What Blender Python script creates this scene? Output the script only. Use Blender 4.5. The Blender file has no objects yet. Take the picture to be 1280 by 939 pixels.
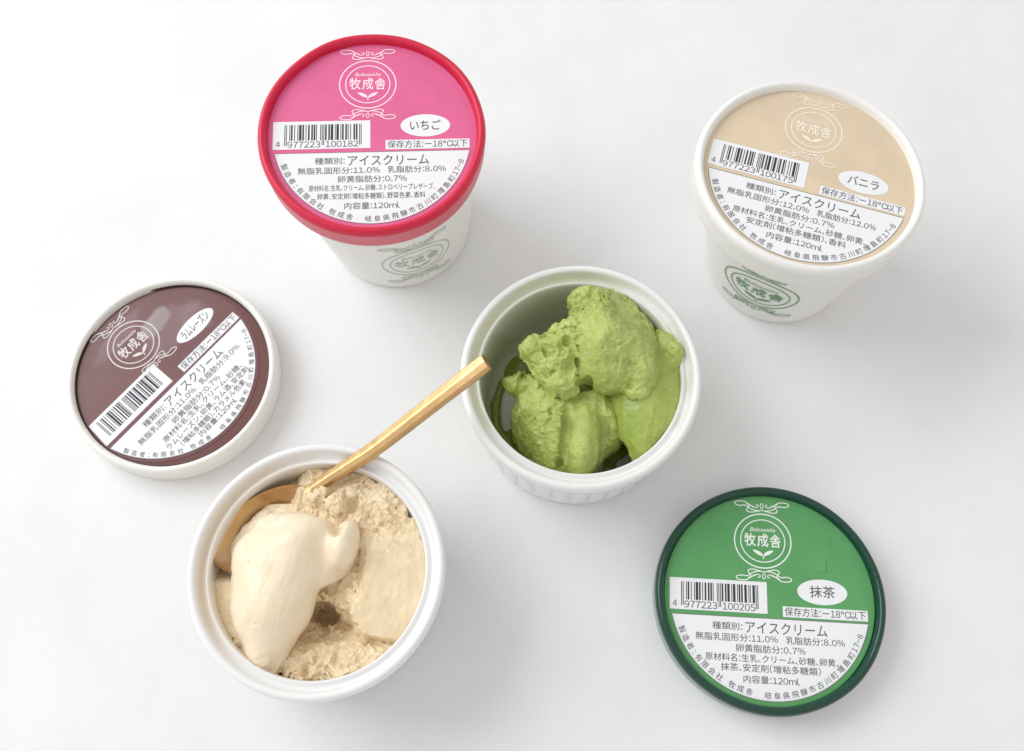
import bpy, math, random
import numpy as np
from mathutils import Matrix, Vector, Euler

scene = bpy.context.scene
COL = scene.collection
MM = 0.001
R_ = math.radians

# ------------------------------------------------------------------ camera
cam_d = bpy.data.cameras.new('camera')
cam_d.sensor_width = 36.0
cam_d.lens = 35.83
cam_d.clip_start = 0.01
cam_d.clip_end = 50
cam = bpy.data.objects.new('camera', cam_d)
COL.objects.link(cam)
EL, DIST, ROLL = R_(69.14), 375.45, R_(-0.607)
fw = Vector((0, math.cos(EL), -math.sin(EL)))
up = Vector((0, math.sin(EL), math.cos(EL)))
rt = Vector((1, 0, 0))
xr = rt * math.cos(ROLL) + up * math.sin(ROLL)
yu = -rt * math.sin(ROLL) + up * math.cos(ROLL)
m3 = Matrix((xr, yu, -fw)).transposed()
cam.matrix_world = Matrix.Translation(-fw * DIST * MM) @ m3.to_4x4()
cam_d.dof.use_dof = True
cam_d.dof.focus_distance = 0.335
cam_d.dof.aperture_fstop = 13.0
scene.camera = cam

# ------------------------------------------------------------------ world + window light
world = bpy.data.worlds.new('World')
scene.world = world
world.use_nodes = True
bg = world.node_tree.nodes['Background']
bg.inputs['Color'].default_value = (1.0, 0.975, 0.955, 1)
bg.inputs['Strength'].default_value = 0.76

def area(name, loc, target, size, sizey, energy, color):
    d = bpy.data.lights.new(name, 'AREA')
    d.shape = 'RECTANGLE'
    d.size, d.size_y = size, sizey
    d.energy = energy
    d.color = color
    o = bpy.data.objects.new(name, d)
    COL.objects.link(o)
    o.location = loc
    o.rotation_euler = (Vector(target) - Vector(loc)).to_track_quat('-Z', 'Y').to_euler()
    return o
area('window_light', (-0.86, 0.40, 0.80), (0, 0, 0), 0.95, 0.8, 10.8, (0.93, 0.975, 1.0))

scene.view_settings.view_transform = 'Standard'
scene.view_settings.look = 'None'
scene.view_settings.exposure = 0.0
scene.view_settings.gamma = 1.0
try:
    scene.cycles.use_denoising = True
    scene.cycles.max_bounces = 10
    scene.cycles.diffuse_bounces = 5
except Exception:
    pass

# ------------------------------------------------------------------ materials
def s2l(c):
    return tuple((x / 12.92 if x <= 0.04045 else ((x + 0.055) / 1.055) ** 2.4) for x in (v / 255 for v in c))

def mat(name, rgb, rough=0.5, metallic=0.0, spec=0.5, sss=0.0, sss_r=(0.002, 0.0015, 0.001), sss_scale=1.0, coat=0.0):
    m = bpy.data.materials.new(name)
    m.use_nodes = True
    b = m.node_tree.nodes['Principled BSDF']
    b.inputs['Base Color'].default_value = (*rgb, 1)
    b.inputs['Roughness'].default_value = rough
    b.inputs['Metallic'].default_value = metallic
    b.inputs['Specular IOR Level'].default_value = spec
    if sss:
        b.inputs['Subsurface Weight'].default_value = sss
        b.inputs['Subsurface Radius'].default_value = sss_r
        b.inputs['Subsurface Scale'].default_value = sss_scale
    if coat:
        b.inputs['Coat Weight'].default_value = coat
        b.inputs['Coat Roughness'].default_value = 0.12
    return m

def N(m, t, **kw):
    n = m.node_tree.nodes.new(t)
    for k, v in kw.items():
        if k in n.inputs:
            n.inputs[k].default_value = v
        else:
            setattr(n, k, v)
    return n

def L(m, a, b):
    m.node_tree.links.new(a, b)

def bsdf(m):
    return m.node_tree.nodes['Principled BSDF']

def add_bump(m, layers, dist=0.0002, strength=0.5):
    """layers: (scale, detail, weight) noise layers summed into one bump."""
    tc = N(m, 'ShaderNodeTexCoord')
    acc = None
    for sc, det, w in layers:
        n = N(m, 'ShaderNodeTexNoise', Scale=sc, Detail=det, Roughness=0.6)
        L(m, tc.outputs['Object'], n.inputs['Vector'])
        mul = N(m, 'ShaderNodeMath', operation='MULTIPLY')
        mul.inputs[1].default_value = w
        L(m, n.outputs['Fac'], mul.inputs[0])
        if acc is None:
            acc = mul.outputs[0]
        else:
            ad = N(m, 'ShaderNodeMath', operation='ADD')
            L(m, acc, ad.inputs[0]); L(m, mul.outputs[0], ad.inputs[1])
            acc = ad.outputs[0]
    bp = N(m, 'ShaderNodeBump', Strength=strength, Distance=dist)
    L(m, acc, bp.inputs['Height'])
    L(m, bp.outputs['Normal'], bsdf(m).inputs['Normal'])
    return tc

def vary(m, c1, c2, scale, detail=4, lo=0.35, hi=0.65, rough=0.6):
    tc = N(m, 'ShaderNodeTexCoord')
    n = N(m, 'ShaderNodeTexNoise', Scale=scale, Detail=detail, Roughness=rough)
    L(m, tc.outputs['Object'], n.inputs['Vector'])
    r = N(m, 'ShaderNodeValToRGB')
    r.color_ramp.elements[0].position = lo
    r.color_ramp.elements[1].position = hi
    r.color_ramp.elements[0].color = (*c1, 1)
    r.color_ramp.elements[1].color = (*c2, 1)
    L(m, n.outputs['Fac'], r.inputs['Fac'])
    L(m, r.outputs['Color'], bsdf(m).inputs['Base Color'])
    return n, r

M = {}
M['table'] = mat('white_table_paper', (0.80, 0.80, 0.805), 0.75, spec=0.25)
vary(M['table'], (0.775, 0.775, 0.78), (0.82, 0.82, 0.825), 16, 5)
add_bump(M['table'], [(14, 2, 1.0), (60, 3, 0.15), (700, 3, 0.03)], dist=0.0035, strength=0.6)
M['paper'] = mat('white_cup_paper', (0.83, 0.82, 0.79), 0.45, spec=0.4, sss=0.15)
add_bump(M['paper'], [(90, 3, 1.0), (1500, 2, 0.08)], dist=0.0004, strength=0.35)
M['ink'] = mat('dark_grey_ink', (0.10, 0.103, 0.11), 0.6, spec=0.2)
M['barink'] = mat('black_bar_ink', (0.04, 0.045, 0.05), 0.6, spec=0.2)
M['line'] = mat('panel_outline_ink', (0.22, 0.20, 0.19), 0.6, spec=0.2)
M['white'] = mat('white_print', (0.84, 0.845, 0.87), 0.42, spec=0.35)

def lidset(key, face, rim, skirt, emb, facer=0.45, rimr=0.42, emb_rough=0.45):
    M[key + '_face'] = mat(key + '_label_paper', face, facer, spec=0.4)
    vary(M[key + '_face'], tuple(x * 0.95 for x in face), tuple(min(1, x * 1.05) for x in face), 60, 4)
    add_bump(M[key + '_face'], [(55, 2, 1.0), (1400, 2, 0.03)], dist=0.0005, strength=0.35)
    M[key + '_rim'] = mat(key + '_lid_rim', rim, rimr, spec=0.5)
    add_bump(M[key + '_rim'], [(160, 3, 1.0)], dist=0.0004, strength=0.5)
    M[key + '_skirt'] = mat(key + '_lid_skirt', skirt, 0.4, spec=0.45)
    add_bump(M[key + '_skirt'], [(160, 3, 1.0)], dist=0.0004, strength=0.5)
    M[key + '_emb'] = mat(key + '_emblem_print', emb, emb_rough, spec=0.3)
lidset('pink', s2l((221, 101, 148)), s2l((208, 24, 64)), s2l((210, 96, 112)), s2l((252, 222, 234)))
lidset('cream', s2l((218, 199, 171)), (0.84, 0.835, 0.81), (0.82, 0.805, 0.775), s2l((243, 233, 218)))
lidset('green', s2l((90, 158, 97)), s2l((14, 62, 48)), s2l((150, 160, 160)), s2l((238, 243, 238)), rimr=0.24)
lidset('brown', s2l((111, 70, 70)), (0.83, 0.82, 0.78), (0.82, 0.80, 0.76), s2l((224, 218, 216)), facer=0.3)
M['brown_base'] = mat('dark_brown_lid_board', s2l((104, 62, 55)), 0.4, spec=0.4)
M['brown_edge'] = mat('dark_brown_gap_edge', s2l((62, 44, 36)), 0.5)
M['green_print'] = mat('green_cup_print', s2l((116, 164, 118)), 0.5, spec=0.3)
M['grey_print'] = mat('faded_grey_green_cup_print', s2l((190, 198, 186)), 0.5, spec=0.3)

# soft-edged pale blotches mixed into the brown label colour
def pale_blotches(m, base, spots):
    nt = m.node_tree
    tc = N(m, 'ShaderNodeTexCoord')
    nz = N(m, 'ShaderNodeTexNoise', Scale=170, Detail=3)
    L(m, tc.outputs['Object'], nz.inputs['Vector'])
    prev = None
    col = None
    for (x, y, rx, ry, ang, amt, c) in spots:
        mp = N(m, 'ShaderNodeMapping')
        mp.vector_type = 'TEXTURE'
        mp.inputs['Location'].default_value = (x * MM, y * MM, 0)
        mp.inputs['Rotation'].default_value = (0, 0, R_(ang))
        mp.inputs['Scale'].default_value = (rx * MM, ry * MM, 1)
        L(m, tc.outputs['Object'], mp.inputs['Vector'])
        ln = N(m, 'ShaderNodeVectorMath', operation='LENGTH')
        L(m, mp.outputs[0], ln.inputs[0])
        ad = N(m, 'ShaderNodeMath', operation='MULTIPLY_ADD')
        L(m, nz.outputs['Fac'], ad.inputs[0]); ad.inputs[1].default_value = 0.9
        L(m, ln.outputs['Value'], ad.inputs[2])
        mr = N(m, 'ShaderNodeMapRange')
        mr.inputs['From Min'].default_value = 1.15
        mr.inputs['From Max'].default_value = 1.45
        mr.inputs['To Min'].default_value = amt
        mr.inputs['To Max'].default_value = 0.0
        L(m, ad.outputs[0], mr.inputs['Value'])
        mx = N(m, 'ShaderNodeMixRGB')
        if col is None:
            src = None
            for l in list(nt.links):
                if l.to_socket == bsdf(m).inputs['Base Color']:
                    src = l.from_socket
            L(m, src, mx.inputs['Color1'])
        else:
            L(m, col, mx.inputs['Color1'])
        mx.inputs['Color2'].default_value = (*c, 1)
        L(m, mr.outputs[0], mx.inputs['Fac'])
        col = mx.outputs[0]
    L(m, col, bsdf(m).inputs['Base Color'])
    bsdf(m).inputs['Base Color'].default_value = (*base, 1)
BLOTCH = s2l((160, 152, 150))
BLOTCH2 = s2l((142, 118, 122))

def ceramic(name, stain_bleed_arcs, stain_bleed_rgb):
    m = mat(name, (0.83, 0.83, 0.825), 0.14, spec=0.5)
    tc = add_bump(m, [(70, 2, 1.0)], dist=0.0004, strength=0.25)
    # thin melted ice cream on the glaze, plus painted green bleed on the matcha wall: an angular arc on the inner wall and in the groove under the lip
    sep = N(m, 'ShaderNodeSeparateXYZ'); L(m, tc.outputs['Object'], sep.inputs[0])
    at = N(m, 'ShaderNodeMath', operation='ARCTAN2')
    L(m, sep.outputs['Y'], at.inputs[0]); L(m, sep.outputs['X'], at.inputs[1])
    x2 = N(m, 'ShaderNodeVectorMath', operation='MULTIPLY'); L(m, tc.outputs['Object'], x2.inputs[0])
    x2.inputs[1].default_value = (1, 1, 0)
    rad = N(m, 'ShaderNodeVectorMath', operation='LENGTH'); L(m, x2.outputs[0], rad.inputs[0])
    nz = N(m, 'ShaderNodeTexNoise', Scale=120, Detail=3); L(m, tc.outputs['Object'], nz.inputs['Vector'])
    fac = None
    for (a0, half, r0, r1, amt) in stain_bleed_arcs:
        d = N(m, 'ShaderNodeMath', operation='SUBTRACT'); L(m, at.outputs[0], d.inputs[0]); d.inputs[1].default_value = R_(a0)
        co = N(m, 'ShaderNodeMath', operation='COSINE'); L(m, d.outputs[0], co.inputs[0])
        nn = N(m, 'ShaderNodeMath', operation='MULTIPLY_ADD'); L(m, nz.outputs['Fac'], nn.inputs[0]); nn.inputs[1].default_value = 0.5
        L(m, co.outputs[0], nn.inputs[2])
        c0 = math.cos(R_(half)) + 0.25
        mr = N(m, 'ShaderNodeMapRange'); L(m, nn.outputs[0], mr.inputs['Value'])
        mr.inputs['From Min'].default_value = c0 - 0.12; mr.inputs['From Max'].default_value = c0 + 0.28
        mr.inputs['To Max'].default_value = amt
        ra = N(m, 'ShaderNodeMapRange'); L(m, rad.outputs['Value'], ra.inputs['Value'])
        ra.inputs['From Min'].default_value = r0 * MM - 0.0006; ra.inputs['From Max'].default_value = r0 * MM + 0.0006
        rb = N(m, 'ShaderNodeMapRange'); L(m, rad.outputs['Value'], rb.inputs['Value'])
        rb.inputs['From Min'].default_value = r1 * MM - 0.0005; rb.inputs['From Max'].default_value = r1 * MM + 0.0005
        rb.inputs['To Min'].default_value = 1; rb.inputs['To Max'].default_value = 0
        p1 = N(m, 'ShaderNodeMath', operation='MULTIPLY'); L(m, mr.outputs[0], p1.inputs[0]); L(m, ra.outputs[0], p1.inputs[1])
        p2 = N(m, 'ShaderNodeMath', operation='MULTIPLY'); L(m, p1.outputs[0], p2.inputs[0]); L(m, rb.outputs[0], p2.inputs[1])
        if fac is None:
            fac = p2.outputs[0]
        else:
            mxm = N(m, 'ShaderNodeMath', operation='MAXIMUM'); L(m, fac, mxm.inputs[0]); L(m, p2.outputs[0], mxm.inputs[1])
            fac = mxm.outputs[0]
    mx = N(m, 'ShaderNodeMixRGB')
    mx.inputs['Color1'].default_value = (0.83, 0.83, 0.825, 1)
    mx.inputs['Color2'].default_value = (*stain_bleed_rgb, 1)
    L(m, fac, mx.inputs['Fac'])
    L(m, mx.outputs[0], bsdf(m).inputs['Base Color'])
    return m
# (direction deg, half width deg, inner radius, outer radius, amount)
M['ceramic_matcha'] = ceramic('glazed_white_ceramic_with_green_film_and_bleed',
    [(165, 80, 27, 33.2, 0.5), (140, 75, 34.0, 36.8, 0.5), (8, 5, 34.0, 36.9, 0.9), (-4, 4, 34.2, 36.6, 0.9)], s2l((182, 188, 120)))  # wide wall arc: melted film plus colour bleed from the scoops, painted in
M['ceramic_coffee'] = ceramic('glazed_white_ceramic_with_tan_film',
    [(160, 120, 20, 33.2, 0.75), (165, 62, 34.0, 36.8, 0.65)], s2l((222, 200, 166)))

def icecream(name, c1, c2, rough=0.42, bump=0.9, scale=1.0, dist=0.0011, sss=0.15, tint=(1.0, 0.86, 0.68), speck=None, spec=0.5):
    m = mat(name, c1, rough, spec=spec, sss=sss, sss_r=tint, sss_scale=0.003)
    n, r = vary(m, c1, c2, 110, 6, 0.3, 0.7)
    if speck:
        # pale ice grains scattered in the paste
        tc = N(m, 'ShaderNodeTexCoord')
        v = N(m, 'ShaderNodeTexVoronoi', Scale=720.0, Randomness=1.0)
        L(m, tc.outputs['Object'], v.inputs['Vector'])
        mr = N(m, 'ShaderNodeMapRange')
        mr.inputs['From Min'].default_value = 0.10; mr.inputs['From Max'].default_value = 0.34
        mr.inputs['To Min'].default_value = 0.75; mr.inputs['To Max'].default_value = 0.0
        L(m, v.outputs['Distance'], mr.inputs['Value'])
        n2 = N(m, 'ShaderNodeTexNoise', Scale=160.0, Detail=2.0)
        L(m, tc.outputs['Object'], n2.inputs['Vector'])
        m2 = N(m, 'ShaderNodeMapRange')
        m2.inputs['From Min'].default_value = 0.48; m2.inputs['From Max'].default_value = 0.62
        L(m, n2.outputs['Fac'], m2.inputs['Value'])
        mu = N(m, 'ShaderNodeMath', operation='MULTIPLY')
        L(m, mr.outputs[0], mu.inputs[0]); L(m, m2.outputs[0], mu.inputs[1])
        mx = N(m, 'ShaderNodeMixRGB')
        L(m, r.outputs['Color'], mx.inputs['Color1']); mx.inputs['Color2'].default_value = (*speck, 1)
        L(m, mu.outputs[0], mx.inputs['Fac'])
        L(m, mx.outputs[0], bsdf(m).inputs['Base Color'])
    add_bump(m, [(420 * scale, 5, 1.0), (1300 * scale, 4, 0.45)], dist=dist, strength=bump)
    return m
M['matcha'] = icecream('matcha_ice_cream', s2l((154, 172, 78)), s2l((196, 208, 118)), rough=0.30, bump=0.8, sss=0.12, speck=s2l((218, 226, 160)), spec=0.7)
M['matcha_slab'] = icecream('smooth_matcha_ice_cream', s2l((146, 165, 68)), s2l((172, 187, 92)), bump=0.3, rough=0.28, speck=s2l((190, 202, 120)), spec=0.7)
M['matcha_melt'] = icecream('melted_matcha', s2l((122, 134, 46)), s2l((142, 152, 62)), rough=0.15, bump=0.04)
M['coffee'] = icecream('tan_ice_cream', s2l((223, 199, 161)), s2l((240, 222, 189)), bump=0.3, rough=0.38)
M['coffee_smooth'] = icecream('smooth_pale_ice_cream', s2l((236, 218, 188)), s2l((243, 229, 204)), rough=0.36, bump=0.05, scale=0.3)
M['gold'] = mat('brushed_gold', s2l((206, 170, 120)), 0.36, metallic=1.0)
add_bump(M['gold'], [(900, 4, 1.0)], dist=0.0001, strength=0.2)
vary(M['gold'], s2l((200, 163, 113)), s2l((212, 177, 128)), 120, 3)

M['gold_smooth'] = mat('polished_gold', s2l((194, 162, 122)), 0.24, metallic=1.0)
add_bump(M['gold_smooth'], [(120, 2, 1.0)], dist=0.0003, strength=0.2)

# ------------------------------------------------------------------ object helpers
def tag(o, label=None, cat=None, group=None, kind=None):
    if label: o['label'] = label
    if cat: o['category'] = cat
    if group: o['group'] = group
    if kind: o['kind'] = kind
    return o

def empty(name, loc):
    o = bpy.data.objects.new(name, None)
    o.empty_display_size = 0.01
    COL.objects.link(o)
    o.location = Vector(loc) * MM
    return o

def mesh_obj(name, V, F, material, parent=None, smooth=True, loc=None):
    """V in millimetres"""
    me = bpy.data.meshes.new(name)
    V = np.asarray(V, dtype=np.float64) * MM
    me.from_pydata(V.tolist(), [], [tuple(int(i) for i in f) for f in F])
    me.materials.append(material)
    if smooth:
        me.polygons.foreach_set('use_smooth', [True] * len(me.polygons))
    me.update()
    o = bpy.data.objects.new(name, me)
    COL.objects.link(o)
    if parent: o.parent = parent
    if loc is not None: o.location = Vector(loc) * MM
    return o

def lathe(profile, n=160, warp=None, closed_axis=False):
    V, F = [], []
    k = len(profile)
    for i in range(n):
        a = 2 * math.pi * i / n
        ca, sa = math.cos(a), math.sin(a)
        for j, (r, z) in enumerate(profile):
            if warp:
                r2, z2, cx, cy = warp(r, z, a, j)
            else:
                r2, z2, cx, cy = r, z, 0, 0
            V.append((cx + r2 * ca, cy + r2 * sa, z2))
    for i in range(n):
        b, c = i * k, ((i + 1) % n) * k
        for j in range(k - 1):
            F.append((b + j, c + j, c + j + 1, b + j + 1))
    return V, F

def spline(pts, n=6, closed=False):
    """Catmull-Rom through pts"""
    P = np.asarray(pts, float)
    out = []
    m = len(P)
    rng = range(m) if closed else range(m - 1)
    for i in rng:
        if closed:
            p0, p1, p2, p3 = P[(i - 1) % m], P[i], P[(i + 1) % m], P[(i + 2) % m]
        else:
            p0, p1, p2, p3 = P[max(i - 1, 0)], P[i], P[i + 1], P[min(i + 2, m - 1)]
        for t in np.linspace(0, 1, n, endpoint=False):
            out.append(0.5 * ((2 * p1) + (-p0 + p2) * t + (2 * p0 - 5 * p1 + 4 * p2 - p3) * t * t + (-p0 + 3 * p1 - 3 * p2 + p3) * t ** 3))
    if not closed:
        out.append(P[-1])
    return np.array(out)

# ------------------------------------------------------------------ flat print (2-D shapes, mm)
class Flat:
    def __init__(self): self.V, self.F, self.Z, self.layer = [], [], [], 0.0
    def add(self, V, F):
        b = len(self.V)
        self.V += [tuple(v[:2]) for v in V]
        self.F += [tuple(b + i for i in f) for f in F]
        self.Z += [self.layer] * len(V)
        self.layer += self.step
    step = 0.0
    def strip(self, pts, w, closed=False):
        P = np.asarray(pts, float)
        m = len(P)
        if closed:
            T = np.roll(P, -1, 0) - np.roll(P, 1, 0)
        else:
            T = np.gradient(P, axis=0)
        T /= np.linalg.norm(T, axis=1)[:, None] + 1e-9
        Nn = np.stack([-T[:, 1], T[:, 0]], 1)
        wv = np.full(m, w) if np.isscalar(w) else np.asarray(w)
        A, B = P + Nn * wv[:, None] / 2, P - Nn * wv[:, None] / 2
        F = [(i, i + 1, m + i + 1, m + i) for i in range(m - 1)]
        if closed: F.append((m - 1, 0, m, 2 * m - 1))
        self.add(list(A) + list(B), F)
    def poly(self, pts):
        self.add(pts, [tuple(range(len(pts)))])
    def fan(self, c, pts):
        m = len(pts)
        self.add([c] + list(pts), [(0, 1 + i, 1 + (i + 1) % m) for i in range(m)])
    def rect(self, x0, y0, x1, y1, n=1):
        xs = np.linspace(x0, x1, n + 1)
        V = [(x, y0) for x in xs] + [(x, y1) for x in xs]
        self.add(V, [(i, i + 1, n + 1 + i + 1, n + 1 + i) for i in range(n)])
    def ellipse(self, cx, cy, rx, ry, n=64):
        self.fan((cx, cy), [(cx + rx * math.cos(t), cy + ry * math.sin(t)) for t in np.linspace(0, 2 * math.pi, n, endpoint=False)])
    def obj(self, name, z, material, parent, fn=None, clip=None):
        P = np.array(self.V)
        if clip:
            r = np.linalg.norm(P, axis=1)
            s = np.where(r > clip, clip / np.maximum(r, 1e-6), 1.0)
            P = P * s[:, None]
        if fn: V = [fn(x, y, l) for (x, y), l in zip(P, self.Z)]
        else: V = [(x, y, z + l) for (x, y), l in zip(P, self.Z)]
        return mesh_obj(name, V, self.F, material, parent, smooth=False)

_tc = {}
def glyphs(text, offset=0.0, shear=0.0):
    key = (text, offset, shear)
    if key in _tc: return _tc[key]
    c = bpy.data.curves.new('lettering_source', 'FONT')
    c.body = text
    c.size = 1.0
    c.offset = offset
    c.shear = shear
    c.resolution_u = 3
    o = bpy.data.objects.new('lettering_source', c)
    COL.objects.link(o)
    dg = bpy.context.evaluated_depsgraph_get()
    dg.update()
    me = bpy.data.meshes.new_from_object(o.evaluated_get(dg))
    V = np.array([v.co[:2] for v in me.vertices]).reshape(-1, 2)
    F = [tuple(p.vertices) for p in me.polygons]
    bpy.data.objects.remove(o)
    bpy.data.curves.remove(c)
    bpy.data.meshes.remove(me)
    _tc[key] = (V, F)
    return V, F

def fullwidth(ch):
    return chr(ord(ch) + 0xFEE0) if 33 <= ord(ch) <= 126 else ch

_lay = {}
def layout(text, offset=0.0, shear=0.0, latin=False):
    """one line of text, digits and punctuation on a narrow pitch"""
    key = (text, offset, shear, latin)
    if key in _lay: return _lay[key]
    if latin:
        _lay[key] = glyphs(text, offset, shear)
        return _lay[key]
    VV, FF, x, n = [], [], 0.0, 0
    for ch in text:
        if ch == ' ':
            x += 0.4
            continue
        V, F = glyphs(fullwidth(ch), offset, shear)
        lo, hi = V[:, 0].min(), V[:, 0].max()
        if ch in '0123456789': adv = 0.60
        elif ch in '%m': adv = 0.95
        elif ch in '.:l': adv = 0.34
        elif ch in '、': adv = 0.44
        elif ch in '()': adv = 0.42
        else: adv = 1.0
        Q = V.copy()
        if adv < 1.0 and ch != '、': Q[:, 0] += x + adv / 2 - (lo + hi) / 2
        elif ch == '、': Q[:, 0] += x + 0.04 - lo
        else: Q[:, 0] += x
        VV.append(Q); FF += [tuple(n + i for i in f) for f in F]
        n += len(V); x += adv
    _lay[key] = (np.concatenate(VV), FF)
    return _lay[key]

def put_text(flat, text, x0, x1, yc, size, offset=0.0, shear=0.0, latin=False):
    """text squeezed between x0 and x1, em height = size, glyph middle at yc"""
    V, F = layout(text, offset, shear, latin)
    lo, hi = V.min(0), V.max(0)
    sx = (x1 - x0) / (hi[0] - lo[0])
    Q = np.empty_like(V)
    Q[:, 0] = x0 + (V[:, 0] - lo[0]) * sx
    Q[:, 1] = yc + (V[:, 1] - 0.36) * size
    flat.add(Q, F)

def put_arc(flat, chars, R, a0, a1, size, c=(0.0, 0.0)):
    """characters set along the lower arc, tops to the centre, from angle a0 to a1 (degrees)"""
    n = len(chars)
    wts = [0.55 if ch in ': 1-78' else 1.0 for ch in chars]
    cum = np.cumsum([0] + wts)
    tot = cum[-1]
    for i, ch in enumerate(chars):
        if ch == ' ': continue
        t = (cum[i] + wts[i] / 2) / tot
        a = R_(a0 + (a1 - a0) * t)
        V, F = glyphs(fullwidth(ch))
        lo, hi = V.min(0), V.max(0)
        cx = (lo[0] + hi[0]) / 2
        rot = a + math.pi / 2
        x = (V[:, 0] - cx) * size
        y = (V[:, 1] - 0.36) * size
        Q = np.stack([c[0] + R * math.cos(a) + x * math.cos(rot) - y * math.sin(rot),
                      c[1] + R * math.sin(a) + x * math.sin(rot) + y * math.cos(rot)], 1)
        flat.add(Q, F)

EL_ = ['0001101', '0011001', '0010011', '0111101', '0100011', '0110001', '0101111', '0111011', '0110111', '0001011']
PAR = ['LLLLLL', 'LLGLGG', 'LLGGLG', 'LLGGGL', 'LGLLGG', 'LGGLLG', 'LGGGLL', 'LGLGLG', 'LGLGGL', 'LGGLGL']
def ean(code):
    d = [int(c) for c in code]
    s = '101'
    for k in range(6):
        e = EL_[d[1 + k]]
        if PAR[d[0]][k] == 'G':
            e = ''.join('1' if c == '0' else '0' for c in e)[::-1]
        s += e
    s += '01010'
    for k in range(6):
        s += ''.join('1' if c == '0' else '0' for c in EL_[d[7 + k]])
    return s + '101'

def emblem(flat, cx, cy, r, bold=1.0):
    """double ring with script, three characters, two leaves and scroll flourishes above and below. r = outer ring radius"""
    k = r / 9.5
    flat.step = 0.003
    th = np.linspace(0, 2 * math.pi, 96, endpoint=False)
    c = np.array([cx, cy])
    rings = [(9.5, 9.2, 0.42), (7.45, 7.2, 0.36)]
    for rx, ry, w in rings:
        flat.strip(np.stack([cx + rx * k * np.cos(th), cy + ry * k * np.sin(th)], 1), w * k * bold, True)
    put_text(flat, 'Bokuseisha', cx - 4.3 * k, cx + 4.3 * k, cy + 3.9 * k, 1.9 * k, 0.008, 0.3, True)
    put_text(flat, '牧', cx - 6.2 * k, cx - 2.3 * k, cy + 0.2 * k, 4.7 * k, 0.018)
    put_text(flat, '成', cx - 1.9 * k, cx + 1.9 * k, cy + 0.1 * k, 4.7 * k, 0.018)
    put_text(flat, '舎', cx + 2.3 * k, cx + 6.2 * k, cy + 0.0 * k, 4.7 * k, 0.018)
    for s in (-1, 1):
        up_ = spline([(0, -5.3), (0.5 * s, -4.2), (1.9 * s, -3.35), (3.6 * s, -3.1)], 6)
        lo_ = spline([(3.6 * s, -3.1), (2.6 * s, -4.2), (1.3 * s, -4.9), (0, -5.3)], 6)
        pts = [c + np.array(q) * k for q in list(up_) + list(lo_)[1:-1]]
        flat.fan(tuple(c + np.array((1.5 * s, -4.1)) * k), pts)
    flat.strip([c + np.array(q) * k for q in [(0, -5.2), (0.15, -5.7), (-0.1, -6.2)]], 0.35 * k * bold)
    W = 0.33 * k * bold
    for v in (-1, 1):
        for s in (-1, 1):
            def T(pts): return [c + np.array((x * s, v * y)) * k for x, y in pts]
            flat.strip(spline(T([(2.6, 11.6), (4.6, 12.5), (5.6, 13.3), (7.2, 13.5), (8.9, 13.2), (9.1, 12.4), (7.6, 11.9), (6.1, 12.1),
                                 (5.2, 11.9), (4.0, 11.0), (2.2, 10.4), (0.6, 10.3)]), 5), W)
            flat.strip(spline(T([(5.6, 13.3), (4.9, 12.6), (4.3, 12.0), (4.8, 11.2), (5.2, 10.3), (4.2, 9.75), (2.5, 9.9), (0, 10.6)]), 5), W)
            flat.strip(spline(T([(4.8, 12.8), (3.6, 11.9), (2.3, 11.4), (1.3, 11.7), (1.4, 12.4), (2.0, 12.2)]), 5), W * 0.85)
        flat.strip([(cx + 0.5 * k * math.cos(t), cy + v * 12.0 * k + 0.85 * k * math.sin(t)) for t in np.linspace(0, 2 * math.pi, 16, endpoint=False)], W * 0.85, True)

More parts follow.
